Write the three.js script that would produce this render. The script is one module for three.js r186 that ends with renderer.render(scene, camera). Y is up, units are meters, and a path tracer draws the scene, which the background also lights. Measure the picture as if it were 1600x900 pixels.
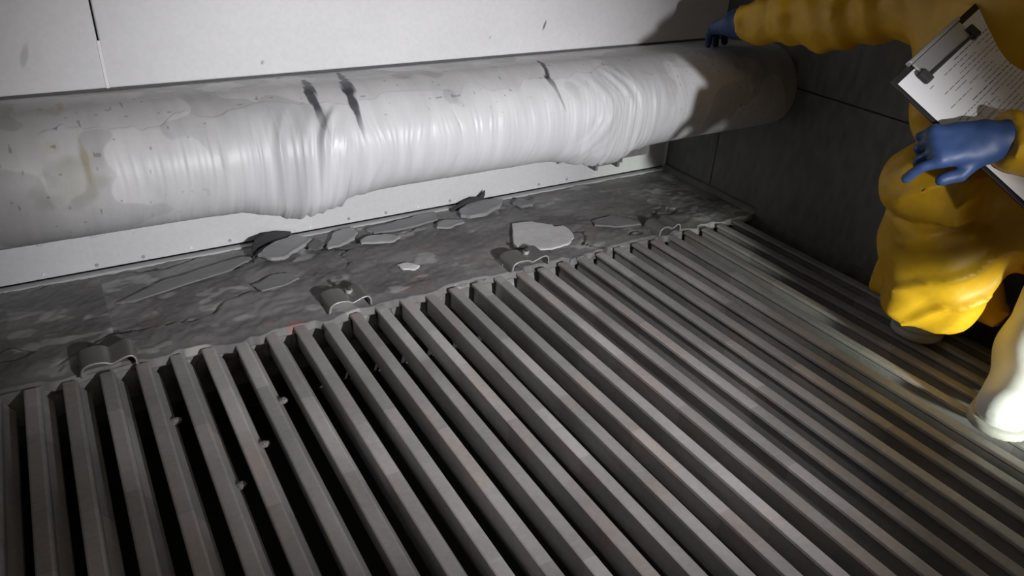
import * as THREE from 'three';
import { mergeGeometries } from 'three/addons/utils/BufferGeometryUtils.js';
import { RectAreaLightUniformsLib } from 'three/addons/lights/RectAreaLightUniformsLib.js';
import { RoundedBoxGeometry } from 'three/addons/geometries/RoundedBoxGeometry.js';

// ------------------------------------------------------------------ camera, light, exposure
const scene = new THREE.Scene();
scene.background = new THREE.Color(0x000000);
const camera = new THREE.PerspectiveCamera(41.854, 16 / 9, 0.02, 30);
camera.rotation.set(-0.51409, -0.56557, 0.05551, 'YXZ');
camera.position.set(0, 0.85, 1.7342);
const renderer = new THREE.WebGLRenderer({ antialias: true });
renderer.toneMapping = THREE.LinearToneMapping;
renderer.toneMappingExposure = 1.0;
renderer.shadowMap.enabled = true;
// a work lamp on a pole aimed at the wall, a torch lying low behind the person, an added ceiling fill
const LAMP = { pos: new THREE.Vector3(0.74, 0.80, 2.5), aim: new THREE.Vector3(0.66, 0.17, 0.15), I: 15, angle: 0.43, color: 0xfdfcff };
const TORCH = { pos: new THREE.Vector3(1.12, 0.16, 2.08), aim: new THREE.Vector3(1.385, 0.09, 1.20), I: 6.4, angle: 0.20, color: 0xf6fff0 };
const FILL = { pos: [0.35, 2.28, 2.4], w: 1.2, h: 0.25, I: 4.3, color: 0xffeed8 };  // added fill panel that lifts the dim parts, no known fitting

// ------------------------------------------------------------------ helpers
let seed = 12345;
const rnd = () => { seed = (seed * 1664525 + 1013904223) >>> 0; return seed / 4294967296; };
const hash = (x, y, z) => { let h = (x * 374761393 + y * 668265263 + z * 1274126177) | 0; h = Math.imul(h ^ (h >>> 13), 1274126177); h ^= h >>> 16; return (h >>> 0) / 4294967296; };
const sm = t => t * t * (3 - 2 * t), lerp = (a, b, t) => a + (b - a) * t, clamp = (v, a = 0, b = 1) => Math.min(b, Math.max(a, v));
const sstep = (a, b, v) => sm(clamp((v - a) / (b - a)));
function noise(x, y, z = 0) {
  const X = Math.floor(x), Y = Math.floor(y), Z = Math.floor(z), u = sm(x - X), v = sm(y - Y), w = sm(z - Z);
  const l = (k) => lerp(lerp(hash(X, Y, k), hash(X + 1, Y, k), u), lerp(hash(X, Y + 1, k), hash(X + 1, Y + 1, k), u), v);
  return lerp(l(Z), l(Z + 1), w) * 2 - 1;
}
function fbm(x, y, z = 0, o = 4) { let s = 0, a = 0.5; for (let i = 0; i < o; i++) { s += a * noise(x, y, z + i * 7.3); x *= 2.03; y *= 2.03; z *= 2.03; a *= 0.5; } return s; }
const taken = new Map();
const numbered = n => { const k = taken.get(n) || 0; taken.set(n, k + 1); return k ? `${n}_${String(k).padStart(3, '0')}` : n; };
const V = (x, y, z) => new THREE.Vector3(x, y, z);
function shade(o) { o.traverse(m => { if (m.isMesh) { m.castShadow = true; m.receiveShadow = true; } }); return o; }
function tag(o, label, category, group) { o.userData.label = label; if (category) o.userData.category = category; if (group) o.userData.group = group; return o; }
function mesh(name, geo, mat, parent = scene) { const m = new THREE.Mesh(geo, mat); m.name = parent === scene ? numbered(name) : name; m.castShadow = m.receiveShadow = true; parent.add(m); return m; }
function thing(name, label, category, pos = [0, 0, 0], group) { const g = new THREE.Group(); g.name = numbered(name); g.position.set(...pos); scene.add(g); return tag(g, label, category, group); }
function structure(name, label) { const g = new THREE.Group(); g.name = name; scene.add(g); g.userData.kind = 'structure'; g.userData.label = label; return g; }
function box(x0, x1, y0, y1, z0, z1, r = 0) {
  const g = r ? new RoundedBoxGeometry(x1 - x0, y1 - y0, z1 - z0, 2, r) : new THREE.BoxGeometry(x1 - x0, y1 - y0, z1 - z0);
  const p = g.attributes.position, n = g.attributes.normal, uv = new Float32Array(p.count * 2);
  g.translate((x0 + x1) / 2, (y0 + y1) / 2, (z0 + z1) / 2);
  for (let i = 0; i < p.count; i++) {
    const ax = Math.abs(n.getX(i)), ay = Math.abs(n.getY(i)), az = Math.abs(n.getZ(i));
    const a = ax > ay && ax > az ? [p.getZ(i), p.getY(i)] : ay > az ? [p.getX(i), p.getZ(i)] : [p.getX(i), p.getY(i)];
    uv[2 * i] = a[0]; uv[2 * i + 1] = a[1];
  }
  g.setAttribute('uv', new THREE.BufferAttribute(uv, 2)); return g;
}
// colour texture computed from f(u, v) -> linear [r, g, b]
function colourMap(w, h, f, wrap = true) {
  const d = new Uint8Array(w * h * 4), enc = v => { v = clamp(v); return 255 * (v < 0.0031308 ? 12.92 * v : 1.055 * Math.pow(v, 1 / 2.4) - 0.055); };
  for (let j = 0; j < h; j++) for (let i = 0; i < w; i++) { const c = f(i / w, j / h), k = 4 * (j * w + i); d[k] = enc(c[0]); d[k + 1] = enc(c[1]); d[k + 2] = enc(c[2]); d[k + 3] = 255; }
  const t = new THREE.DataTexture(d, w, h); t.colorSpace = THREE.SRGBColorSpace; t.magFilter = THREE.LinearFilter; t.minFilter = THREE.LinearMipmapLinearFilter; t.generateMipmaps = true;
  t.wrapS = t.wrapT = wrap ? THREE.RepeatWrapping : THREE.ClampToEdgeWrapping; t.needsUpdate = true; return t;
}
function greyMap(w, h, f, wrap = true) { const t = colourMap(w, h, (u, v) => [0, 0, 0], wrap); const d = t.image.data; for (let j = 0; j < h; j++) for (let i = 0; i < w; i++) { const k = 4 * (j * w + i), v = 255 * clamp(f(i / w, j / h)); d[k] = d[k + 1] = d[k + 2] = v; } t.colorSpace = THREE.NoColorSpace; return t; }
// parametric grid nu x nv -> indexed geometry
function grid(nu, nv, f) {
  const pos = [], uv = [], idx = [];
  for (let j = 0; j <= nv; j++) for (let i = 0; i <= nu; i++) { const r = f(i / nu, j / nv); pos.push(r[0], r[1], r[2]); uv.push(r[3] ?? i / nu, r[4] ?? j / nv); }
  for (let j = 0; j < nv; j++) for (let i = 0; i < nu; i++) { const a = j * (nu + 1) + i, b = a + 1, c = a + nu + 1, d = c + 1; idx.push(a, c, b, b, c, d); }
  const g = new THREE.BufferGeometry(); g.setAttribute('position', new THREE.Float32BufferAttribute(pos, 3)); g.setAttribute('uv', new THREE.Float32BufferAttribute(uv, 2)); g.setIndex(idx); g.computeVertexNormals(); return g;
}
// naive surface nets over a signed distance function
function surface(sdf, mn, mx, h) {
  const n = [0, 1, 2].map(k => Math.ceil((mx[k] - mn[k]) / h) + 1), [nx, ny, nz] = n, val = new Float32Array(nx * ny * nz), at = (i, j, k) => (k * ny + j) * nx + i;
  for (let k = 0; k < nz; k++) for (let j = 0; j < ny; j++) for (let i = 0; i < nx; i++) val[at(i, j, k)] = sdf(mn[0] + i * h, mn[1] + j * h, mn[2] + k * h);
  const vid = new Int32Array(nx * ny * nz).fill(-1), pos = [], idx = [], C = [[0, 0, 0], [1, 0, 0], [0, 1, 0], [1, 1, 0], [0, 0, 1], [1, 0, 1], [0, 1, 1], [1, 1, 1]], E = [[0, 1], [2, 3], [4, 5], [6, 7], [0, 2], [1, 3], [4, 6], [5, 7], [0, 4], [1, 5], [2, 6], [3, 7]];
  for (let k = 0; k < nz - 1; k++) for (let j = 0; j < ny - 1; j++) for (let i = 0; i < nx - 1; i++) {
    let s = [0, 0, 0], c = 0; const v = C.map(o => val[at(i + o[0], j + o[1], k + o[2])]);
    for (const [a, b] of E) if ((v[a] < 0) !== (v[b] < 0)) { const t = v[a] / (v[a] - v[b]); for (let q = 0; q < 3; q++) s[q] += C[a][q] + t * (C[b][q] - C[a][q]); c++; }
    if (c) { vid[at(i, j, k)] = pos.length / 3; pos.push(mn[0] + h * (i + s[0] / c), mn[1] + h * (j + s[1] / c), mn[2] + h * (k + s[2] / c)); }
  }
  const quad = (a, b, c, d, f) => f ? idx.push(a, b, c, a, c, d) : idx.push(a, c, b, a, d, c);
  for (let k = 1; k < nz - 1; k++) for (let j = 1; j < ny - 1; j++) for (let i = 1; i < nx - 1; i++) {
    const v0 = val[at(i, j, k)] < 0;
    if (v0 !== val[at(i + 1, j, k)] < 0) quad(vid[at(i, j - 1, k - 1)], vid[at(i, j, k - 1)], vid[at(i, j, k)], vid[at(i, j - 1, k)], v0);
    if (v0 !== val[at(i, j + 1, k)] < 0) quad(vid[at(i - 1, j, k - 1)], vid[at(i - 1, j, k)], vid[at(i, j, k)], vid[at(i, j, k - 1)], v0);
    if (v0 !== val[at(i, j, k + 1)] < 0) quad(vid[at(i - 1, j - 1, k)], vid[at(i, j - 1, k)], vid[at(i, j, k)], vid[at(i - 1, j, k)], v0);
  }
  const g = new THREE.BufferGeometry(); g.setAttribute('position', new THREE.Float32BufferAttribute(pos, 3)); g.setIndex(idx); g.computeVertexNormals();
  const p = g.attributes.position, uv = new Float32Array(p.count * 2); for (let i = 0; i < p.count; i++) { uv[2 * i] = p.getX(i) + p.getZ(i); uv[2 * i + 1] = p.getY(i); } g.setAttribute('uv', new THREE.BufferAttribute(uv, 2)); return g;
}
// distance to a capsule that tapers from ra to rb
function cap(x, y, z, a, b, ra, rb) { const bx = b[0] - a[0], by = b[1] - a[1], bz = b[2] - a[2], px = x - a[0], py = y - a[1], pz = z - a[2]; const t = clamp((px * bx + py * by + pz * bz) / (bx * bx + by * by + bz * bz)); return Math.hypot(px - t * bx, py - t * by, pz - t * bz) - lerp(ra, rb, t); }
const smin = (a, b, k) => { const h = Math.max(k - Math.abs(a - b), 0) / k; return Math.min(a, b) - h * h * k * 0.25; };
const smax = (a, b, k) => -smin(-a, -b, k);

// ------------------------------------------------------------------ materials
const std = (o) => new THREE.MeshStandardMaterial({ roughness: 0.7, metalness: 0, side: THREE.DoubleSide, ...o });
const lin = (r, g = r, b = r) => new THREE.Color().setRGB(r, g, b);
const panelMap = colourMap(1024, 512, (u, v) => {                       // 2 m x 1 m of painted sheet with faint smears and specks
  let c = 0.70 + 0.05 * fbm(u * 7, v * 9, 3) + 0.02 * noise(u * 300, v * 150, 5); const s = noise(u * 90, v * 60, 9); if (s > 0.97) c *= 0.85; for (const [mx, my, rx, ry, k] of [[0.374, 0.4735, 0.003, 0.004, 0.5], [1.05, 0.511, 0.003, 0.011, 0.75], [0.90, 0.4915, 0.002, 0.004, 0.4], [-0.03, 0.515, 0.006, 0.02, 0.25]]) { const px = ((u * 2 - mx + 3) % 2) - 1, py = v - my; c *= 1 - k * sstep(1.3, 0.6, Math.hypot((px - 0.35 * py) / rx, py / ry)); }
  return [c, c * 1.0, c * 1.01];
});
panelMap.repeat.set(0.5, 1);
const M = {};
M.panel = std({ map: panelMap, roughness: 0.45 });
const endMap = colourMap(512, 512, (u, v) => { const c = 0.18 + 0.07 * fbm(u * 5, v * 5, 1, 5) + 0.03 * noise(u * 80, v * 30, 2); return [c * 1.02, c, c * 0.97]; });
M.endWall = std({ map: endMap, roughness: 0.8 });
M.dark = std({ color: lin(0.03, 0.03, 0.032), roughness: 0.8 });
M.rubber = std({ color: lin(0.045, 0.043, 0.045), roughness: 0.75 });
M.sealant = std({ color: lin(0.85, 0.85, 0.86), roughness: 0.4 });
M.ceiling = std({ color: lin(0.45), roughness: 0.9 });
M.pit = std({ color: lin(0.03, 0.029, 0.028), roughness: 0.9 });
// bars: 0.25 m x 1.6 m of dull galvanised metal, worn and dirt-stained in patches
const barMap = (k) => colourMap(128, 1024, (u, v) => {
  let c = 0.47 + 0.15 * fbm(u * 3 + k * 9, v * 14, k) + 0.03 * noise(u * 40, v * 300, k + 4);
  const patch = noise(k * 5.1, v * 9, 11 + k); if (patch > 0.3) c *= 0.8; if (patch < -0.5) c *= 1.1;
  const rust = sstep(0.12, 0.5, fbm(u * 4 + 20, v * 20 + k * 3, 5)); 
  return [c * (1.02 + 0.07 * rust), c * (0.985 - 0.02 * rust), c * (0.97 - 0.07 * rust)];
});
const barMats = [0, 1, 2, 3].map(k => std({ map: barMap(k), roughness: 0.55, metalness: 0.15 }));

// ------------------------------------------------------------------ room shell
const XR = 1.66, ZU = 0.159, XL = -1.2, ZF = 3.5, YC = 2.3, YPIT = -0.18;
{
  const rivetMat = std({ color: lin(0.4), roughness: 0.5 }), back = structure('wall_back', 'white sheet wall with a seam, set forward above the rounded duct');
  mesh('panel', box(XL, 0.0885, 0.449, YC, 0.05, ZU, 0.003), M.panel, back);
  mesh('panel', box(0.0915, XR, 0.449, YC, 0.05, ZU, 0.003), M.panel, back);
  tag(mesh('seam_sealant', box(0.0865, 0.0925, 0.449, 0.535, ZU - 0.002, ZU + 0.0015, 0.0008), M.sealant, back), 'white sealant bead in the seam');
  tag(mesh('seam_backing', box(0.086, 0.094, 0.449, YC, 0.06, ZU - 0.012), M.dark, back), 'dark seam between the panels');
  tag(mesh('shadow_gap_strip', box(XL, XR, 0.438, 0.4495, 0.06, ZU - 0.003), std({ color: lin(0.09), roughness: 0.8 }), back), 'dark strip for the shadow line above the duct');  // dark strip set in the gap to paint its shadow line
  mesh('lower_panel', box(XL, XR, 0.012, 0.30, -0.03, 0.0, 0.002), M.panel, back);
  mesh('backing', box(XL, XR, YPIT, YC, -0.12, -0.031), M.ceiling, back);
  for (let i = 0; i < 17; i++) { const x = -0.2 + i * 0.0985; const g = new THREE.CylinderGeometry(0.0035, 0.0045, 0.003, 8); g.rotateX(Math.PI / 2); g.translate(x + (hash(i, 1, 1) - 0.5) * 0.01, 0.021 + hash(i, 2, 1) * 0.004, 0.0012); mesh('rivet', g, i % 3 == 1 ? M.sealant : rivetMat, back); }
  const trim = structure('trim_1', 'thin pale strip along the foot of the white lower panel');
  mesh('bead', box(XL, XR, -0.001, 0.0075, -0.005, 0.016, 0.002), std({ color: lin(0.5), roughness: 0.5 }), trim);

  const right = structure('wall_right', 'dark grey end wall of two sheets with a horizontal joint');
  mesh('panel', box(XR, XR + 0.1, 0.3765, YC, -0.03, ZF, 0.002), M.endWall, right);
  mesh('panel', box(XR, XR + 0.1, YPIT, 0.3735, 0.212, ZF, 0.002), M.endWall, right);
  mesh('panel', box(XR, XR + 0.1, YPIT, 0.3735, -0.03, 0.2095, 0.002), M.endWall, right);
  mesh('joint_backing', box(XR + 0.008, XR + 0.09, YPIT, YC, -0.02, ZF), M.dark, right);
  tag(mesh('corner_bead', box(XR - 0.008, XR, 0.0, 0.24, 0.0, 0.012, 0.003), M.panel, right), 'pale bead in the corner');
  mesh('skirting', box(XR - 0.012, XR, 0.0, 0.022, 0.012, 0.40, 0.003), M.endWall, right);

  const left = structure('wall_left', 'grey side wall outside the view');
  mesh('panel', box(XL - 0.1, XL, YPIT, YC, -0.1, ZF), M.endWall, left);
  const front = structure('wall_front', 'grey wall behind the camera');
  mesh('panel', box(XL - 0.1, XR + 0.1, YPIT, YC, ZF, ZF + 0.1), M.endWall, front);
  const ceil = structure('ceiling', 'grey ceiling outside the view');
  mesh('panel', box(XL - 0.1, XR + 0.1, YC, YC + 0.1, -0.12, ZF + 0.1), M.ceiling, ceil);
}
// floor: cement ledge with a broken crust, and the dark pit base under the bars
const ledgeMap = colourMap(1024, 512, (u, v) => {                       // 1.6 m x 0.8 m
  const x = u * 1.6, z = v * 0.8;
  let c = 0.20 + 0.09 * fbm(x * 9, z * 14, 2, 5) + 0.022 * noise(x * 160, z * 160, 3);
  const wash = sstep(0.08, 0.42, fbm(x * 6 + 4, z * 13, 8, 4)); c = lerp(c, 0.29, wash * 0.65);
  const pale = sstep(0.28, 0.42, fbm(x * 16 + 9, z * 30, 21, 3)); c = lerp(c, 0.42, pale * 0.7);
  const crack = Math.abs(fbm(x * 3.1, z * 5.5, 31, 4)); if (crack < 0.008) c *= 0.45;
  const red = 0.5 * sstep(0.36, 0.48, fbm(x * 14 + 3, z * 16, 41, 3)) + 1.6 * sstep(1.2, 0.5, Math.hypot((x - 0.324) / 0.022, (z - 0.40) / 0.02) + 0.4 * noise(x * 90, z * 90, 3));
  return [c * (1.02 + 0.25 * red), c * (1 - 0.1 * red), c * (0.985 - 0.1 * red)];
});
M.ledge = std({ map: ledgeMap, roughness: 0.75 });
const crustH = (x, z) => 0.004 + 0.0045 * fbm(x * 13, z * 20, 5, 4) + 0.0015 * noise(x * 90, z * 90, 6) - 0.006 * (1 - sstep(0, 0.012, Math.abs(fbm(x * 3.1, z * 5.5, 31, 4)))) ;
const ZB = 0.4045;
{
  const floor = structure('floor', 'grey cement ledge with a broken crust along the wall');
  mesh('ledge_slab', box(XL, XR, YPIT, -0.004, 0.0, ZB - 0.012), M.ledge, floor);
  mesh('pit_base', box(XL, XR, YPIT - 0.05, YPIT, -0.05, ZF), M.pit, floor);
  // crust: thin uneven layer that thins out over the bar ends in lobes
  const edge = x => ZB - 0.008 + 0.016 * sstep(0.0, 0.3, fbm(x * 9.5 + 2.2, 0.5, 3, 3)) + 0.016 * (sstep(0.1, 0.22, x) - sstep(0.42, 0.56, x)) + 0.004 * noise(x * 60, 1, 2);
  const g = grid(420, 90, (u, v) => { const x = lerp(XL, XR - 0.004, u), e = edge(x), z = lerp(0.001, e, v); let y = crustH(x, z) * sstep(0, 0.06, z / e + 0.02); y = lerp(y, 0.0012, sstep(0.88, 0.96, v)); if (v > 0.985) y = -0.012; return [x, y, z, x / 1.6, z / 0.8]; });
  tag(mesh('crust', g, M.ledge, floor), 'uneven grey crust lying over the ledge');
}

// ------------------------------------------------------------------ grate of parallel bars
{
  const grate = thing('floor_grate', 'floor grate of parallel dull grey metal bars running away from the ledge', 'grate');
  const W = 0.0265, H = 0.05, L = 2.55;
  const barGeo = (k) => {                                                // rounded-shoulder bar, open below
    const w = W, pr = [[0.007, -H], [0.006, -0.012], [0.0005, -0.006], [0.0012, -0.001], [0.0035, 0], [w - 0.006, 0], [w - 0.0025, -0.0013], [w - 0.0006, -0.0045], [w + 0.0005, -0.016], [w + 0.008, -0.028], [w + 0.014, -0.038], [w + 0.014, -H]];
    const pos = [], uv = [], idx = []; let s = 0;
    const cut = [0, L];
    pr.forEach((p, i) => { if (i) s += Math.hypot(p[0] - pr[i - 1][0], p[1] - pr[i - 1][1]); for (const z of cut) { pos.push(p[0], p[1], z); uv.push(s / 0.25 + k * 0.31, (z + k * 0.57) / 1.6); } });
    for (let i = 0; i < pr.length - 1; i++) { const a = 2 * i; idx.push(a, a + 1, a + 2, a + 1, a + 3, a + 2); }
    idx.push(2 * (pr.length - 1), 2 * pr.length - 1, 0, 2 * pr.length - 1, 1, 0);
    for (const e of [0, 1]) { const b = pos.length / 3; pr.forEach(p => { pos.push(p[0], p[1], cut[e]); uv.push(p[0] / 0.25, p[1]); }); for (let i = 1; i < pr.length - 1; i++) e ? idx.push(b, b + i + 1, b + i) : idx.push(b, b + i, b + i + 1); }
    let g = new THREE.BufferGeometry(); g.setAttribute('position', new THREE.Float32BufferAttribute(pos, 3)); g.setAttribute('uv', new THREE.Float32BufferAttribute(uv, 2)); g.setIndex(idx);
    g = g.toNonIndexed(); g.computeVertexNormals(); return g;
  };
  const geos = [0, 1, 2, 3, 4, 5, 6].map(barGeo);
  const P = 0.0594, X0 = -0.158;
  for (let i = -17; i <= 29; i++) {
    const x = X0 + i * P; if (x < XL + 0.01 || x + W > XR - 0.004) continue;
    const b = mesh('bar', geos[(i * 5 + 140) % 7], barMats[(i * 3 + 120 + (i % 2)) % 4], grate);
    b.position.set(x + (hash(i + 50, 3, 3) - 0.5) * 0.003, (hash(i + 50, 5, 3) - 0.5) * 0.0015, ZB + (hash(i + 50, 4, 3) - 0.5) * 0.012);
  }
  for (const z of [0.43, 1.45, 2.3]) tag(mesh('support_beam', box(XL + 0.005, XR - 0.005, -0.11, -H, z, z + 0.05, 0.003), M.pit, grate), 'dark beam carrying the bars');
  // lumps of grit caught between the bars
  for (const [x, z] of [[0.148, 0.70], [0.21, 0.60], [0.09, 0.78], [0.031, 0.57]]) { const g = new THREE.IcosahedronGeometry(0.008, 1); const p = g.attributes.position; for (let i = 0; i < p.count; i++) { const k = 1 + 0.3 * noise(p.getX(i) * 200 + x * 90, p.getY(i) * 200, p.getZ(i) * 200); p.setXYZ(i, p.getX(i) * k * 1.2, p.getY(i) * k * 0.7, p.getZ(i) * k); } g.computeVertexNormals(); g.translate(Math.floor((x - X0) / P) * P + X0 + W + 0.014, -0.026, z); mesh('grit_lump', g, M.ledge, grate); }
}

// ------------------------------------------------------------------ rounded duct along the wall
const NC = { z: 0.34, y: 0.3605, r: 0.1075 };
const profile = (() => {                                                  // (z, y, arc length, normal)
  const pts = []; const push = (z, y) => pts.push([z, y]);
  for (let i = 0; i <= 10; i++) push(lerp(0.152, 0.332, i / 10), lerp(0.443, 0.4677, i / 10));
  for (let a = 92; a >= -94; a -= 4) push(NC.z + NC.r * Math.cos(a * Math.PI / 180), NC.y + NC.r * Math.sin(a * Math.PI / 180));
  for (let i = 1; i <= 8; i++) push(lerp(NC.z - 0.0075, 0.004, i / 8), lerp(NC.y - NC.r + 0.0003, 0.243, i / 8));
  const s = [0]; for (let i = 1; i < pts.length; i++) s.push(s[i - 1] + Math.hypot(pts[i][0] - pts[i - 1][0], pts[i][1] - pts[i - 1][1]));
  return { pts, s, L: s[s.length - 1], at(d) { let i = 1; while (i < pts.length - 1 && s[i] < d) i++; const t = clamp((d - s[i - 1]) / (s[i] - s[i - 1])), z = lerp(pts[i - 1][0], pts[i][0], t), y = lerp(pts[i - 1][1], pts[i][1], t); let nz = -(pts[i][1] - pts[i - 1][1]), ny = pts[i][0] - pts[i - 1][0]; if (d > s[10] && d < s[56]) { nz = z - NC.z; ny = y - NC.y; } const l = Math.hypot(nz, ny); return [z, y, nz / l, ny / l]; } };
})();
const DX0 = XL + 0.01, DX1 = XR - 0.003;
const segDist = (x, y, a, b) => { const dx = b[0] - a[0], dy = b[1] - a[1], t = clamp(((x - a[0]) * dx + (y - a[1]) * dy) / (dx * dx + dy * dy)); return [Math.hypot(x - a[0] - t * dx, y - a[1] - t * dy), t]; };
// dark smears on the metal: [x, distance down the profile, half width]
const smears = [
  [[0.428, 0.10, 0.004], [0.418, 0.15, 0.007], [0.404, 0.215, 0.011], [0.403, 0.262, 0.008], [0.405, 0.295, 0.005], [0.411, 0.325, 0.002]],
  [[0.521, 0.03, 0.004], [0.500, 0.12, 0.007], [0.474, 0.225, 0.011], [0.472, 0.28, 0.007], [0.478, 0.335, 0.005], [0.48, 0.345, 0.001]],
  [[0.958, 0.126, 0.003], [0.935, 0.18, 0.006], [0.911, 0.244, 0.006], [0.920, 0.293, 0.004], [0.931, 0.327, 0.001]],
  [[0.345, 0.295, 0.003], [0.337, 0.315, 0.002]],
];
const ductColour = (x, s) => {
  let c = 0.70 + 0.17 * fbm(x * 6, s * 8, 2, 5) + 0.08 * fbm(x * 70, s * 7, 6, 3) + 0.015 * noise(x * 400, s * 300, 3);
  let r = 1, g = 1, b = 1.01;
  const grime = sstep(0.05, 0.35, fbm(x * 9 + 3, s * 12, 15, 4)) * sstep(0.35, -0.05, x); c *= 1 - 0.25 * grime; b -= 0.08 * grime;
  const speck = noise(x * 120, s * 90, 23); if (speck > 0.86) c *= 0.62; c *= 1 - 0.2 * sstep(0.02, 0.06, fbm(x * 8 + 1.7, s * 7 + 3, 51, 3));
  for (const [cx, cs, rx, rs, k] of [[0.004, 0.14, 0.006, 0.05, 1], [1.322, 0.10, 0.03, 0.05, 0.6], [0.02, 0.31, 0.005, 0.05, 1], [-0.02, 0.28, 0.012, 0.012, 0.3]]) { const d = Math.hypot((x - cx) / rx, (s - cs) / rs) + 0.5 * noise(x * 80, s * 60, 4); const a = k * sstep(1.1, 0.5, d); r += 0.06 * a; g -= 0.03 * a; b -= 0.28 * a; c *= 1 - 0.18 * a; }
  for (const st of smears) for (let i = 1; i < st.length; i++) { const [d, t] = segDist(x, s, st[i - 1], st[i]); const w = lerp(st[i - 1][2], st[i][2], t) * (1 + 0.5 * noise(x * 200, s * 50, 8)); const a = sstep(w * 1.25, w * 0.6, d); c = lerp(c, 0.045, a * 0.92); b += 0.12 * a; }
  return [c * r, c * g, c * b];
};
const ductMap = colourMap(2048, 512, (u, v) => ductColour(lerp(DX0, DX1, u), v * profile.L), false);
M.duct = std({ map: ductMap, roughness: 0.5, metalness: 0.1 });
M.frost = std({ roughness: 0.64, roughnessMap: greyMap(256, 256, (u, v) => 0.75 + 0.25 * fbm(u * 12, v * 6, 2)) });
{
  const duct = thing('wall_duct', 'long grey rounded metal duct with dark smears along the white wall', 'duct');
  const body = grid(360, 90, (u, v) => { const s = v * profile.L, x = lerp(DX0, DX1, u), [z, y, nz, ny] = profile.at(s); const d = (0.0012 * fbm(x * 5, s * 6, 9, 3)) * sstep(0, 0.05, s); return [x, y + ny * d, z + nz * d, u, v]; });
  mesh('casing', body, M.duct, duct);
  // closed end cap against the end wall
  const sh = new THREE.Shape(); profile.pts.forEach((p, i) => i ? sh.lineTo(p[0], p[1]) : sh.moveTo(p[0], p[1])); const capG = new THREE.ShapeGeometry(sh); capG.rotateY(-Math.PI / 2); capG.translate(DX1, 0, 0); mesh('end_cap', capG, M.duct, duct);
  // wrinkled frosty skin over the nose, hanging lower in two bulges
  const bul = (x) => Math.exp(-(((x - 0.375) / 0.085) ** 2)) + 1.05 * Math.exp(-(((x - 1.075) / 0.085) ** 2));
  const sTop = 0.245, sBot = 0.50;
  const skinAt = (u, v) => { const x = lerp(-0.05, 1.40, u), b = bul(x); return [x, b, lerp(sTop + 0.03 * fbm(x * 22, 1, 4, 3) - 0.02 * b, sBot + 0.02 * fbm(x * 18, 3, 4, 3), v)]; };
  const skin = grid(1000, 110, (u, v) => {
    const [x, b, s] = skinAt(u, v), endFade = sstep(0, 0.2, u) * sstep(1, 0.86, u), [z, y, nz, ny] = profile.at(s);
    const fold = 0.5 + 0.5 * noise(x * 58 + 3 * noise(x * 9, s * 9, 3), s * 5 + x * 4, 12), fine = noise(x * 190 + 2 * noise(x * 12, s * 14), s * 9, 5);
    const rim = sstep(0, 0.3, v) * sstep(1, 0.9, v) * endFade;
    const sag = b * (0.030 + 0.009 * noise(x * 40, 2, 7) + 0.006 * noise(x * 110, 5, 7)) * sstep(0.42, 0.74, v) * sstep(1.0, 0.86, v);
    const d = -0.0012 + 0.002 * sstep(0, 0.04, v) * sstep(0, 0.02, u) * sstep(1, 0.98, u) + rim * (0.0012 + fold * fold * (0.0008 + 0.014 * b) + 0.0006 * fine * (1 + b));
    return [x, y + ny * d - sag, z + nz * d + 0.004 * b * rim, u, v];
  });
  M.frost.map = colourMap(2048, 256, (u, v) => {                              // thin frost lets the metal show in streaks near its edges
    const [x, b, s] = skinAt(u, v), d = ductColour(x, s), k = clamp(sstep(0.02, 0.4, v + 0.18 * fbm(x * 45, s * 10, 3, 3)) * sstep(0, 0.3, u + 0.1 * fbm(x * 30, s * 8, 5, 3)) * sstep(1, 0.82, u + 0.05 * fbm(x * 30, s * 8, 6, 3)) + 0.3 * b * sstep(0, 0.2, v));
    const f = 0.60 + 0.09 * fbm(x * 60, s * 8, 31, 3) - 0.10 * b * sstep(0.1, 0.6, noise(x * 58 + 3 * noise(x * 9, s * 9, 3) + 7, s * 5 + x * 4, 14)); return [lerp(d[0], f * 0.985, k), lerp(d[1], f, k), lerp(d[2], f * 1.03, k)];  // wrinkle shade painted in as darker streaks on the bulges
  }, false);
  tag(mesh('frost_skin', skin, M.frost, duct), 'pale wrinkled frosty skin over the rounded front');
  for (const [x, h, w] of [[-0.077, 0.024, 0.010], [0.013, 0.016, 0.022]]) tag(mesh('tab', box(x - w / 2, x + w / 2, 0.228, 0.228 + h + 0.008, 0.31, 0.316, 0.0015), M.panel, duct), 'small white tab under the duct');
  tag(mesh('hanger', mergeGeometries([box(1.185, 1.265, 0.150, 0.25, 0.21, 0.22), box(1.185, 1.193, 0.150, 0.25, 0.22, 0.245), box(1.257, 1.265, 0.150, 0.25, 0.22, 0.245)]), M.endWall, duct), 'grey hanger bracket under the duct');
  tag(mesh('hanger', mergeGeometries([box(1.275, 1.395, 0.157, 0.25, 0.20, 0.21), box(1.275, 1.283, 0.157, 0.25, 0.21, 0.235)]), M.endWall, duct), 'grey hanger bracket under the duct');
}

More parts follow.
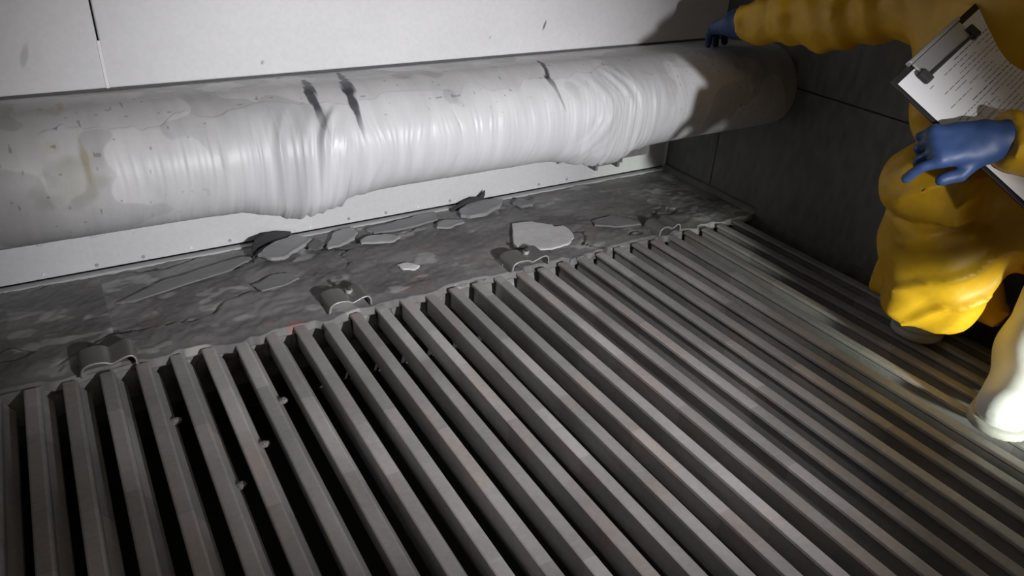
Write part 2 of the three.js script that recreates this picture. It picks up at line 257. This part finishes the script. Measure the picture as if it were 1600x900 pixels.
// ------------------------------------------------------------------ broken crust pieces on the ledge
function slab(name, label, category, pts, thick, mat, { y = 0.006, tilt = [0, 0], group } = {}) {
  thick *= 0.65;
  const cx = pts.reduce((a, p) => a + p[0], 0) / pts.length, cz = pts.reduce((a, p) => a + p[1], 0) / pts.length, sh = new THREE.Shape();
  const fine = []; pts.forEach((p, i) => { const q = pts[(i + 1) % pts.length]; for (let k = 0; k < 4; k++) { const t = k / 4, j = k ? 0.0022 : 0; fine.push([lerp(p[0], q[0], t) + j * noise(i * 3.3 + k, cx * 50, 1), lerp(p[1], q[1], t) + j * noise(i * 3.3 + k, cz * 50, 2)]); } });
  fine.forEach((p, i) => i ? sh.lineTo(p[0] - cx, -(p[1] - cz)) : sh.moveTo(p[0] - cx, -(p[1] - cz)));
  const g = new THREE.ExtrudeGeometry(sh, { depth: thick, bevelEnabled: true, bevelThickness: thick * 0.25, bevelSize: 0.0015, bevelSegments: 1, steps: 1 }); g.rotateX(-Math.PI / 2);
  const p = g.attributes.position; for (let i = 0; i < p.count; i++) p.setY(i, p.getY(i) + 0.0015 * noise(p.getX(i) * 60 + cx * 9, p.getZ(i) * 60, 4));
  g.computeVertexNormals(); const uv = g.attributes.uv; for (let i = 0; i < uv.count; i++) uv.setXY(i, (p.getX(i) + cx) / 1.6 * 1.3, (p.getZ(i) + cz) / 0.8);
  const m = mesh(name, g, mat); m.position.set(cx, y, cz); m.rotation.set(tilt[0], 0, tilt[1]); return tag(m, label, category, group);
}
const plaster = (k) => std({ map: colourMap(256, 256, (u, v) => { const c = k * (1 + 0.25 * fbm(u * 5, v * 5, k * 30, 4) + 0.06 * noise(u * 70, v * 70, 2)); return [c, c, c * 1.005]; }), roughness: 0.7 });
const pl35 = plaster(0.33), pl28 = plaster(0.25), plWhite = plaster(0.74), plDark = plaster(0.15);
slab('crust_sheet', 'large flat white crust sheet lying behind the right clamp', 'crust', [[0.977, 0.181], [1.029, 0.191], [1.068, 0.232], [1.065, 0.244], [1.094, 0.249], [1.09, 0.295], [1.076, 0.322], [1.04, 0.346], [0.99, 0.351], [0.953, 0.337], [0.933, 0.32], [0.91, 0.305], [0.932, 0.259]], 0.005, plWhite, { y: 0.008 });
slab('crust_plate', 'tilted grey crust plate beside a dark strip, leftmost plate at the panel', 'crust', [[0.331, 0.098], [0.369, 0.053], [0.432, 0.012], [0.452, 0.025], [0.472, 0.047], [0.449, 0.076], [0.421, 0.1], [0.381, 0.133], [0.352, 0.129]], 0.009, pl35, { y: 0.011, tilt: [-0.05, -0.06] });
slab('crust_chip', 'brownish grey chip against the right end of the leftmost plate', 'crust', [[0.456, 0.077], [0.478, 0.057], [0.486, 0.058], [0.49, 0.088], [0.468, 0.11], [0.45, 0.1]], 0.006, plDark, { y: 0.008 });
slab('crust_plate', 'pointed grey crust plate between the brown chip and the long slab', 'crust', [[0.495, 0.102], [0.54, 0.034], [0.586, 0.034], [0.584, 0.068], [0.568, 0.09], [0.521, 0.113], [0.495, 0.11]], 0.007, pl35, { y: 0.008, tilt: [0.02, 0.04] });
slab('crust_chip', 'pale oval crust chip in front of the long slab', 'crust', [[0.578, 0.108], [0.6, 0.096], [0.645, 0.102], [0.673, 0.133], [0.65, 0.146], [0.613, 0.138], [0.575, 0.125]], 0.006, plaster(0.4), { y: 0.009 });
slab('crust_slab', 'long flat grey crust slab lying against the foot of the panel', 'crust', [[0.613, 0.055], [0.739, 0.034], [0.822, 0.026], [0.809, 0.068], [0.747, 0.083], [0.684, 0.086], [0.626, 0.078]], 0.006, pl28, { y: 0.007 });
slab('crust_plate', 'broad pale crust plate under the torn dark strip at the panel', 'crust', [[0.885, 0.05], [0.925, 0.022], [0.981, 0.02], [1.024, 0.046], [0.995, 0.078], [0.941, 0.101], [0.894, 0.097], [0.876, 0.079]], 0.010, pl35, { y: 0.009, tilt: [-0.03, 0.05] });
slab('crust_chip', 'pale narrow crust chip left of the broad pale plate', 'crust', [[0.8, 0.093], [0.821, 0.087], [0.865, 0.105], [0.862, 0.12], [0.81, 0.13], [0.785, 0.118]], 0.006, pl35, { y: 0.008 });
slab('crust_chip', 'small grey crust chip at the panel foot behind the white sheet', 'crust', [[1.046, 0.069], [1.074, 0.044], [1.095, 0.069], [1.13, 0.059], [1.092, 0.097], [1.057, 0.096]], 0.008, pl28, { y: 0.008 });
slab('crust_chip', 'tiny bright chip alone in the middle of the ledge between the clamps', 'crust', [[0.611, 0.264], [0.633, 0.264], [0.654, 0.289], [0.638, 0.299], [0.614, 0.287]], 0.005, plWhite, { y: 0.007 });
slab('crust_patch', 'streaky pale crust patch between the left clamp and leftmost plate', 'crust', [[0.287, 0.213], [0.336, 0.187], [0.371, 0.191], [0.385, 0.224], [0.342, 0.243], [0.299, 0.244]], 0.004, pl28, { y: 0.006 });
slab('crust_patch', 'rough pale crust patch at the dark right end of the ledge', 'crust', [[1.186, 0.255], [1.253, 0.253], [1.289, 0.293], [1.294, 0.328], [1.219, 0.311], [1.176, 0.282]], 0.005, pl28, { y: 0.007 });
slab('crust_plate', 'long thin lifted crust plate at the left, ending at the leftmost plate', 'crust', [[0.318, 0.085], [0.262, 0.122], [0.176, 0.14], [0.05, 0.172], [0.02, 0.165], [0.125, 0.111], [0.221, 0.09], [0.299, 0.07]], 0.004, pl28, { y: 0.007, tilt: [0.03, 0] });
// thin dark strips standing at the foot of the panel, one curved round a plate
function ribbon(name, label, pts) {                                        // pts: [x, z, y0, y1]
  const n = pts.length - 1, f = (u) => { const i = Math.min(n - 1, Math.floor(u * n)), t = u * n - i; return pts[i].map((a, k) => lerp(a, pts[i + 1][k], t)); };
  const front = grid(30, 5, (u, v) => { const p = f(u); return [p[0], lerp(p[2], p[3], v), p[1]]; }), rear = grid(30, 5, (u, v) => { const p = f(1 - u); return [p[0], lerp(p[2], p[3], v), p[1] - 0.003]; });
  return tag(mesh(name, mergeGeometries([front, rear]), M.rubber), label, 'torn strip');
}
ribbon('dark_strip', 'curved dark strip beside the leftmost crust plate', [[0.318, 0.104, 0.004, 0.016], [0.322, 0.075, 0.004, 0.030], [0.338, 0.045, 0.004, 0.036], [0.366, 0.022, 0.004, 0.036], [0.40, 0.008, 0.004, 0.030], [0.435, 0.006, 0.004, 0.020]]);
ribbon('dark_strip', 'dark torn strip with an upturned tip behind the broad pale plate', [[0.868, 0.03, 0.004, 0.014], [0.885, 0.026, 0.002, 0.016], [0.912, 0.02, 0.008, 0.024], [0.94, 0.018, 0.014, 0.030], [0.962, 0.018, 0.012, 0.027], [0.974, 0.018, 0.012, 0.038], [0.982, 0.018, 0.03, 0.045]]);

// ------------------------------------------------------------------ clamps holding the bar ends
const steel = std({ map: colourMap(128, 128, (u, v) => { const c = 0.22 + 0.1 * fbm(u * 6, v * 6, 3, 4); return [c * 1.03, c, c * 0.97]; }), roughness: 0.45, metalness: 0.3 });
const zinc = std({ color: lin(0.6), roughness: 0.35, metalness: 0.4 });
function clamp_(label, x, z, w, turn, withBolt = true) {
  const t = thing('bar_clamp', label, 'clamp', [x, 0.004, z], 'clamps at the bar ends'); t.rotation.y = turn;
  // bent strap: two feet with a raised middle
  const hw = w / 2, hgt = 0.020, th = 0.0035, path = [[-hw, 0], [-hw + 0.004, hgt * 0.75], [-hw + 0.016, hgt], [-0.006, hgt * 0.92], [0.004, hgt * 0.62], [0.018, hgt * 0.8], [hw - 0.008, hgt * 1.05], [hw - 0.001, hgt * 0.7], [hw, 0]];
  const curve = new THREE.CatmullRomCurve3(path.map(p => V(p[0], p[1], 0)), false, 'centripetal'), pts = curve.getPoints(40), sh = new THREE.Shape();
  const nrm = i => { const a = pts[Math.max(0, i - 1)], b = pts[Math.min(40, i + 1)], l = Math.hypot(b.x - a.x, b.y - a.y); return [-(b.y - a.y) / l, (b.x - a.x) / l]; };
  pts.forEach((p, i) => { const n = nrm(i); i ? sh.lineTo(p.x + n[0] * th, p.y + n[1] * th) : sh.moveTo(p.x + n[0] * th, p.y + n[1] * th); }); for (let i = 40; i >= 0; i--) sh.lineTo(pts[i].x, pts[i].y);
  const g = new THREE.ExtrudeGeometry(sh, { depth: 0.06, bevelEnabled: true, bevelThickness: 0.0008, bevelSize: 0.0006, bevelSegments: 1 }); g.translate(0, 0, -0.03); mesh('strap', g, steel, t);
  const rim = new THREE.TubeGeometry(new THREE.CatmullRomCurve3(pts.filter((_, i) => i % 4 == 0).map((p, i) => V(p.x, p.y + 0.0035, 0.031))), 40, 0.0013, 5); tag(mesh('bare_edge', rim, zinc, t), 'bright bare metal edge of the strap');
  mesh('foot_plate', box(-hw - 0.006, hw + 0.006, -0.002, 0.004, -0.034, -0.008, 0.001), steel, t);
  if (withBolt) { const b = new THREE.CylinderGeometry(0.0085, 0.0085, 0.008, 6); b.translate(0.012, hgt + 0.001, -0.012); const bolt = mesh('bolt', b, zinc, t); const s = new THREE.CylinderGeometry(0.005, 0.005, 0.014, 10); s.translate(0.012, hgt + 0.008, -0.012); mesh('stud', s, M.rubber, bolt); }
  return t;
}
clamp_('steel strap clamp with a bright edge and bolt, left of the middle', 0.445, 0.368, 0.09, 0.0);
clamp_('steel strap clamp in front of the large flat white crust sheet', 0.893, 0.375, 0.10, 0.0);
clamp_('dim steel strap clamp at the far left bar ends', -0.02, 0.382, 0.09, 0.0, false);
clamp_('small dim clamp at the far right near the end wall', 1.335, 0.372, 0.07, 0.0, false);

// ------------------------------------------------------------------ crouching person in yellow rain suit
const yellow = std({ map: colourMap(256, 256, (u, v) => { const c = 1 + 0.10 * fbm(u * 6, v * 6, 2, 4) + 0.05 * noise(u * 120, v * 120, 3); return [0.68 * c, 0.385 * c, 0.014 * c]; }), roughness: 0.5 });
const blue = std({ color: lin(0.036, 0.075, 0.20), roughness: 0.5 });
const white = std({ color: lin(0.84, 0.84, 0.83), roughness: 0.42 });
const soleMat = std({ color: lin(0.55, 0.54, 0.5), roughness: 0.6 });
const skin = std({ color: lin(0.42, 0.24, 0.17), roughness: 0.55 });
const J = {
  hipR: [1.535, 0.335, 1.07], kneeR: [1.322, 0.388, 1.04], hemR: [1.505, 0.06, 1.035], ankR: [1.565, 0.09, 1.0],
  hipL: [1.535, 0.335, 1.25], kneeL: [1.37, 0.47, 1.36], ankL: [1.50, 0.10, 1.245],
  pelvis: [1.53, 0.35, 1.16], belly: [1.51, 0.45, 1.12], chest: [1.47, 0.60, 1.04], neck: [1.415, 0.755, 1.02],
  shR: [1.465, 0.675, 0.885], elR: [1.44, 0.61, 0.66], wrR: [1.416, 0.55, 0.455],
  shL: [1.42, 0.70, 1.19], elL: [1.40, 0.50, 1.30], wrL: [1.205, 0.528, 1.185], head: [1.345, 0.885, 0.985],
};
const person = thing('person', 'crouching person in yellow rain suit, blue gloves and white boots, arm stretched to wall', 'person', [1.5, 0, 1.12]);
const own = (g) => { g.translate(-1.5, 0, -1.12); return g; };
{
  const suit = (x, y, z) => {
    const w = 0.010 * noise(x * 14, y * 14, z * 14) + 0.004 * noise(x * 34, y * 34, z * 34);
    let d = cap(x, y, z, J.pelvis, J.belly, 0.115, 0.12);
    d = smin(d, cap(x, y, z, J.hipR, J.hipL, 0.10, 0.10), 0.08);
    d = smin(d, cap(x, y, z, J.belly, J.chest, 0.12, 0.135), 0.08);
    d = smin(d, cap(x, y, z, J.shR, J.shL, 0.075, 0.085), 0.10);
    d = smin(d, cap(x, y, z, J.chest, J.neck, 0.10, 0.065), 0.08);
    d = smin(d, cap(x, y, z, [1.452, 0.66, 0.90], [1.388, 0.49, 0.975], 0.066, 0.046), 0.03);         // coat front hanging in a fold
    d = smin(d, cap(x, y, z, [1.388, 0.49, 0.975], [1.43, 0.42, 1.03], 0.046, 0.06), 0.03);
    // reaching arm, sleeve in gathers
    const ga = 0.0035 * Math.sin((z * 0.9 + x * 0.25 + y * 0.3) * 95 + 2 * noise(x * 12, y * 12, z * 12)) * sstep(0.95, 0.85, z);
    d = smin(d, cap(x, y, z, J.shR, J.elR, 0.078, 0.067) + ga, 0.05);
    d = smin(d, cap(x, y, z, J.elR, J.wrR, 0.067, 0.048) + ga, 0.03);
    // arm holding the clipboard
    d = smin(d, cap(x, y, z, J.shL, J.elL, 0.078, 0.064), 0.05);
    d = smin(d, cap(x, y, z, J.elL, J.wrL, 0.064, 0.043), 0.03);
    // legs
    let lr = cap(x, y, z, J.hipR, J.kneeR, 0.108, 0.078);
    const dirx = x - J.hemR[0], fold = 0.011 * Math.sin(Math.atan2(z - 1.035, dirx) * 7 + y * 10) * sstep(0.32, 0.1, y);
    const crease = 0.018 * Math.exp(-(((y - 0.326 - (x - 1.33) * 0.12) / 0.010) ** 2)) - 0.016 * (1 - Math.abs(Math.sin((0.75 * y - 0.60 * (x - 1.42) - 0.36 * (z - 1.04)) * 34 + 1.8 * noise(x * 8, y * 8, z * 8)))) ** 2 * sstep(0.99, 1.07, z);
    lr = smin(lr, cap(x, y, z, J.kneeR, [1.42, 0.24, 1.045], 0.078, 0.098) + crease, 0.012);
    lr = smin(lr, cap(x, y, z, [1.42, 0.24, 1.045], J.hemR, 0.098, 0.122) + fold + crease, 0.03);
    let ll = smin(cap(x, y, z, J.hipL, J.kneeL, 0.108, 0.085), cap(x, y, z, J.kneeL, [1.45, 0.30, 1.295], 0.085, 0.078), 0.03);
    d = smin(d, smin(lr, ll, 0.02), 0.04) + w;
    const hem = 0.09 - y + 0.010 * Math.sin(Math.atan2(z - 1.035, dirx) * 4) + (x - 1.5) * 0.08; d = smax(d, z < 1.19 ? hem : 0.30 - y - 0.03, 0.012);
    const cR = (x - J.wrR[0]) * -0.12 + (y - J.wrR[1]) * -0.28 + (z - J.wrR[2]) * -0.95; if (z < 0.7) d = smax(d, cR - 0.006, 0.008);
    const cL = ((x - J.wrL[0]) * -0.86 + (y - J.wrL[1]) * 0.1 + (z - J.wrL[2]) * -0.5); if (Math.hypot(x - J.wrL[0], y - J.wrL[1], z - J.wrL[2]) < 0.09) d = smax(d, cL - 0.004, 0.008);
    return Math.max(d, x - XR + 0.006);
  };
  tag(mesh('rain_suit', own(surface(suit, [1.08, 0.01, 0.36], [1.66, 0.86, 1.52], 0.0085)), yellow, person), 'yellow waterproof jacket and trousers');
  // head in a hood
  const H = J.head, ax = V(-0.8, -0.25, -0.55).normalize(), head = (x, y, z) => {
    const px = x - H[0], py = y - H[1], pz = z - H[2], f = px * ax.x + py * ax.y + pz * ax.z, up = py + 0.3 * f, s = px * -0.57 + pz * 0.82;
    let d = Math.hypot(f / 1.0, s / 0.82, up / 1.22) - 0.095; d = smin(d, cap(x, y, z, J.neck, [H[0] + 0.02, H[1] - 0.06, H[2] + 0.02], 0.05, 0.05), 0.03);
    d = smin(d, Math.hypot(f - 0.098, s / 0.6, (up + 0.012) / 1.3) - 0.016, 0.015);                    // nose
    for (const e of [-1, 1]) { d = smax(d, 0.013 - Math.hypot(f - 0.094, s - e * 0.032, up - 0.012), 0.01); d = smin(d, Math.hypot(f, s - e * 0.08, up) - 0.02, 0.01); }
    d = smax(d, 0.006 - Math.hypot((f - 0.092), s * 0.25, up + 0.052), 0.008);                         // mouth
    return d;
  };
  mesh('head', own(surface(head, [1.20, 0.72, 0.83], [1.50, 1.03, 1.13], 0.005)), skin, person);
  const hood = (x, y, z) => { const px = x - H[0], py = y - H[1], pz = z - H[2], f = px * ax.x + py * ax.y + pz * ax.z, up = py + 0.3 * f, s = px * -0.57 + pz * 0.82; const o = smin(Math.hypot(f, s / 0.88, up / 1.2) - 0.118, cap(x, y, z, J.neck, H, 0.085, 0.09), 0.03); const i = smin(Math.hypot(f, s / 0.84, up / 1.2) - 0.106, cap(x, y, z, J.neck, H, 0.07, 0.08), 0.03); return Math.max(o, -i, f - 0.055); };
  tag(mesh('hood', own(surface(hood, [1.18, 0.70, 0.80], [1.54, 1.06, 1.16], 0.006)), yellow, person), 'yellow hood');
}
// gloved hand: wrist point, finger direction, back-of-hand normal, curls per finger, thumb side
function glove(label, wr, from, fdir, ndir, curls, thumbSide, k = 1) {
  const f = V(...fdir).normalize(), n = V(...ndir); n.addScaledVector(f, -n.dot(f)).normalize(); const s = V().crossVectors(n, f).normalize().multiplyScalar(thumbSide), W = V(...wr);
  const P = (a, b, c) => W.clone().addScaledVector(f, a * k).addScaledVector(s, b * k).addScaledVector(n, c * k), seg = [], A = v => [v.x, v.y, v.z];
  const palm = []; for (const b of [-0.027, -0.009, 0.009, 0.027]) palm.push([A(P(0.005, b * 0.75, 0)), A(P(0.088, b, 0)), 0.021 * k, 0.0145 * k]);
  palm.push([from, A(P(0.0, 0, 0)), 0.036 * k, 0.031 * k]);
  [[0.029, 0.066, 0.0105], [0.010, 0.076, 0.0108], [-0.010, 0.071, 0.0104], [-0.028, 0.056, 0.0095]].forEach(([b, len, r], i) => { len *= k; r *= k;
    let p = P(0.086, b, 0), a = 0.1; const c = curls[i]; for (const [q, w] of [[0.46, 0.7], [0.30, 1], [0.24, 0.8]]) { a += c * w; const e = p.clone().addScaledVector(f, Math.cos(a) * len * q).addScaledVector(n, -Math.sin(a) * len * q).addScaledVector(s, b * 0.1); seg.push([A(p), A(e), r, r * 0.93]); p = e; r *= 0.94; }
  });
  const t0 = P(0.022, 0.028, -0.006), t1 = P(0.052, 0.052, -0.016), t2 = P(0.082, 0.056, -0.022); seg.push([A(t0), A(t1), 0.016 * k, 0.0125 * k], [A(t1), A(t2), 0.0125 * k, 0.0105 * k]);
  const all = [...palm, ...seg].flatMap(q => [q[0], q[1]]), mn = [0, 1, 2].map(k => Math.min(...all.map(a => a[k])) - 0.045), mx = [0, 1, 2].map(k => Math.max(...all.map(a => a[k])) + 0.045);
  const sdf = (x, y, z) => { let d = 1; for (const q of palm) d = smin(d, cap(x, y, z, ...q), 0.014); let e = 1; for (const q of seg) e = Math.min(e, cap(x, y, z, ...q)); return smin(d, e, 0.006) + 0.0012 * noise(x * 70, y * 70, z * 70); };
  tag(mesh('glove', own(surface(sdf, mn, mx, 0.003)), blue, person), label);
}
glove('blue glove pressing on the duct at the wall', [1.418, 0.546, 0.425], [1.416, 0.55, 0.47], [0.42, -0.22, -0.88], [-0.25, 0.9, -0.2], [0.35, 0.4, 0.42, 0.5], -1);
glove('blue glove gripping the clipboard', [1.185, 0.520, 1.172], [1.225, 0.53, 1.195], [-0.84, -0.14, -0.5], [-0.30, 0.72, 0.62], [0.45, 1.05, 1.15, 1.15], 1, 0.84);
// boots
function boot(label, ank, toe, top, r = 0.055) {
  const dx = toe[0] - ank[0], dz = toe[2] - ank[2], l = Math.hypot(dx, dz), heel = [ank[0] - dx / l * 0.035, 0.045, ank[2] - dz / l * 0.035];
  const up = (x, y, z) => { let d = cap(x, y, z, top, ank, 0.074, r + 0.006); d = smin(d, cap(x, y, z, ank, heel, r, 0.046), 0.03); d = smin(d, cap(x, y, z, [ank[0] + dx * 0.1, 0.065, ank[2] + dz * 0.1], [toe[0], 0.04, toe[2]], 0.052, 0.046), 0.05); d = Math.max(d, 0.016 - y, y - top[1]); return d; };
  const all = [ank, toe, top], mn = [0, 1, 2].map(k => Math.min(...all.map(a => a[k])) - 0.12), mx = [0, 1, 2].map(k => Math.max(...all.map(a => a[k])) + 0.12);
  const b = tag(mesh('boot', own(surface(up, mn, mx, 0.005)), white, person), label);
  const sole = (x, y, z) => { const d = cap(x, 0.03, z, [heel[0], 0.03, heel[2]], [toe[0], 0.03, toe[2]], 0.048, 0.052); return Math.max(d, 0.0025 - y, y - 0.019); };
  mesh('sole', own(surface(sole, [mn[0], -0.02, mn[2]], [mx[0], 0.04, mx[2]], 0.004)), soleMat, b);
}
boot('white rubber boot nearest the camera', J.ankL, [1.345, 0.04, 1.288], [1.45, 0.34, 1.275]);
boot('white rubber boot under the yellow trouser hem', J.ankR, [1.50, 0.04, 1.02], [1.53, 0.2, 1.01], 0.05);

// ------------------------------------------------------------------ clipboard
{
  const A = V(1.128, 0.578, 1.041), B = V(1.332, 0.677, 1.016), u = V(0.35364, -0.53495, 0.76731), a = A.clone().sub(B), Wd = a.length(); a.normalize();
  const n = V().crossVectors(a, u).normalize();                              // faces the camera
  const t = thing('clipboard', 'clipboard with a printed white form held by the crouching person', 'clipboard'); const LEN = 0.295;
  const m = new THREE.Matrix4().makeBasis(a, u, n); t.applyMatrix4(m); t.position.copy(B);
  mesh('board', box(-0.004, Wd + 0.006, -0.012, LEN, -0.0035, 0, 0.0012), std({ color: lin(0.02, 0.018, 0.018), roughness: 0.5 }), t);
  // printed form: rows of small illegible print
  const cv = document.createElement('canvas'); cv.width = 512; cv.height = 640; const c = cv.getContext('2d'); c.fillStyle = '#e9e8ea'; c.fillRect(0, 0, 512, 640); seed = 77;
  for (let r = 0; r < 34; r++) { const y = 70 + r * 16; let x = 28; const end = 200 + rnd() * 280; c.fillStyle = r % 9 == 0 ? '#55555a' : '#86868c'; while (x < end) { const w = 6 + rnd() * 26; c.fillRect(x, y, w, 3); x += w + 5 + (rnd() < 0.12 ? 60 : 0); } }
  c.fillStyle = '#9a9aa0'; for (let k = 0; k < 5; k++) c.fillRect(300, 250 + k * 40, 190, 2); for (let k = 0; k < 4; k++) c.fillRect(300 + k * 63, 250, 2, 160);
  const tx = new THREE.CanvasTexture(cv); tx.colorSpace = THREE.SRGBColorSpace; tx.flipY = false;
  const paperG = grid(12, 12, (s, v) => [lerp(0.0, Wd, s), lerp(-0.001, LEN - 0.008, v), 0.0012 + 0.0025 * v * v * s, s, v]);
  tag(mesh('paper', paperG, std({ map: tx, roughness: 0.8 }), t), 'white printed form');
  const chrome = std({ color: lin(0.7), roughness: 0.3, metalness: 0.6 }), clip = tag(mesh('clip', box(0.055, 0.185, -0.008, 0.022, 0.002, 0.006, 0.0018), chrome, t), 'metal clip with black ends');
  mesh('clip_jaw', mergeGeometries([box(0.05, 0.19, 0.02, 0.025, 0.0015, 0.010, 0.0015)]), M.rubber, clip);
  mesh('clip_end', box(0.046, 0.062, 0.008, 0.03, 0.002, 0.012, 0.003), M.rubber, clip); mesh('clip_end', box(0.178, 0.194, 0.008, 0.03, 0.002, 0.012, 0.003), M.rubber, clip);
  mesh('clip_spine', box(0.052, 0.188, -0.016, -0.009, -0.002, 0.009, 0.002), chrome, clip);
}

// ------------------------------------------------------------------ lamps and an added fill panel, out of view behind the camera
function spotHead(t, L, len) {                                             // housing, glowing lens and the light itself, at the head of thing t
  const p = L.pos.clone().sub(t.position), dir = L.aim.clone().sub(L.pos).normalize();
  const hs = new THREE.LatheGeometry([[0.001, -len], [0.022, -len], [0.024, -0.04], [0.036, -0.012], [0.036, 0.0], [0.031, 0.0], [0.020, -0.03], [0.001, -0.032]].map(q => new THREE.Vector2(...q)), 24);
  hs.applyQuaternion(new THREE.Quaternion().setFromUnitVectors(V(0, 1, 0), dir)); hs.translate(p.x, p.y, p.z); mesh('housing', hs, M.rubber, t);
  const ln = new THREE.CircleGeometry(0.03, 24); ln.applyQuaternion(new THREE.Quaternion().setFromUnitVectors(V(0, 0, 1), dir)); ln.translate(p.x - dir.x * 0.006, p.y - dir.y * 0.006, p.z - dir.z * 0.006);
  mesh('lens', ln, std({ color: 0xffffff, emissive: L.color, emissiveIntensity: 2 }), t);
  const sp = new THREE.SpotLight(L.color, L.I, 0, L.angle, 1.0, 2); sp.position.copy(p).addScaledVector(dir, 0.012); sp.castShadow = true; sp.shadow.radius = 1.2; sp.shadow.mapSize.set(2048, 2048); sp.shadow.camera.near = 0.02; sp.name = 'spot_light';
  sp.target.position.copy(L.aim).sub(t.position); sp.target.name = 'spot_target'; t.add(sp, sp.target);
}
{
  const t = thing('work_lamp', 'work lamp on a pole aimed at the white wall', 'lamp', [LAMP.pos.x, 0, LAMP.pos.z]);
  mesh('base', box(-0.14, 0.14, 0.001, 0.02, -0.1, 0.18, 0.004), M.rubber, t);
  const po = new THREE.CylinderGeometry(0.011, 0.011, LAMP.pos.y - 0.03, 12); po.translate(0, (LAMP.pos.y - 0.03) / 2 + 0.015, 0.055); mesh('pole', po, steel, t); spotHead(t, LAMP, 0.09);
  const u = thing('torch', 'black torch propped low on the grate, shining at the boots', 'torch', [TORCH.pos.x, 0, TORCH.pos.z]);
  mesh('stand', box(-0.04, 0.04, 0.001, TORCH.pos.y - 0.022, 0.02, 0.10, 0.004), M.rubber, u); spotHead(u, TORCH, 0.16);
  const c = thing('fill_panel', 'added dim fill panel under the ceiling behind the camera', 'lamp', FILL.pos);
  mesh('housing', box(-FILL.w / 2 - 0.02, FILL.w / 2 + 0.02, 0.001, 0.02, -FILL.h / 2 - 0.02, FILL.h / 2 + 0.02, 0.004), M.ceiling, c);
  mesh('diffuser', box(-FILL.w / 2, FILL.w / 2, -0.004, 0.0, -FILL.h / 2, FILL.h / 2), std({ color: 0xffffff, emissive: FILL.color, emissiveIntensity: 0.4 }), c);
  RectAreaLightUniformsLib.init(); const ra = new THREE.RectAreaLight(FILL.color, FILL.I, FILL.w, FILL.h); ra.position.set(0, -0.008, 0); ra.rotation.x = -Math.PI / 2; ra.name = 'panel_light'; c.add(ra);
}
renderer.render(scene, camera);
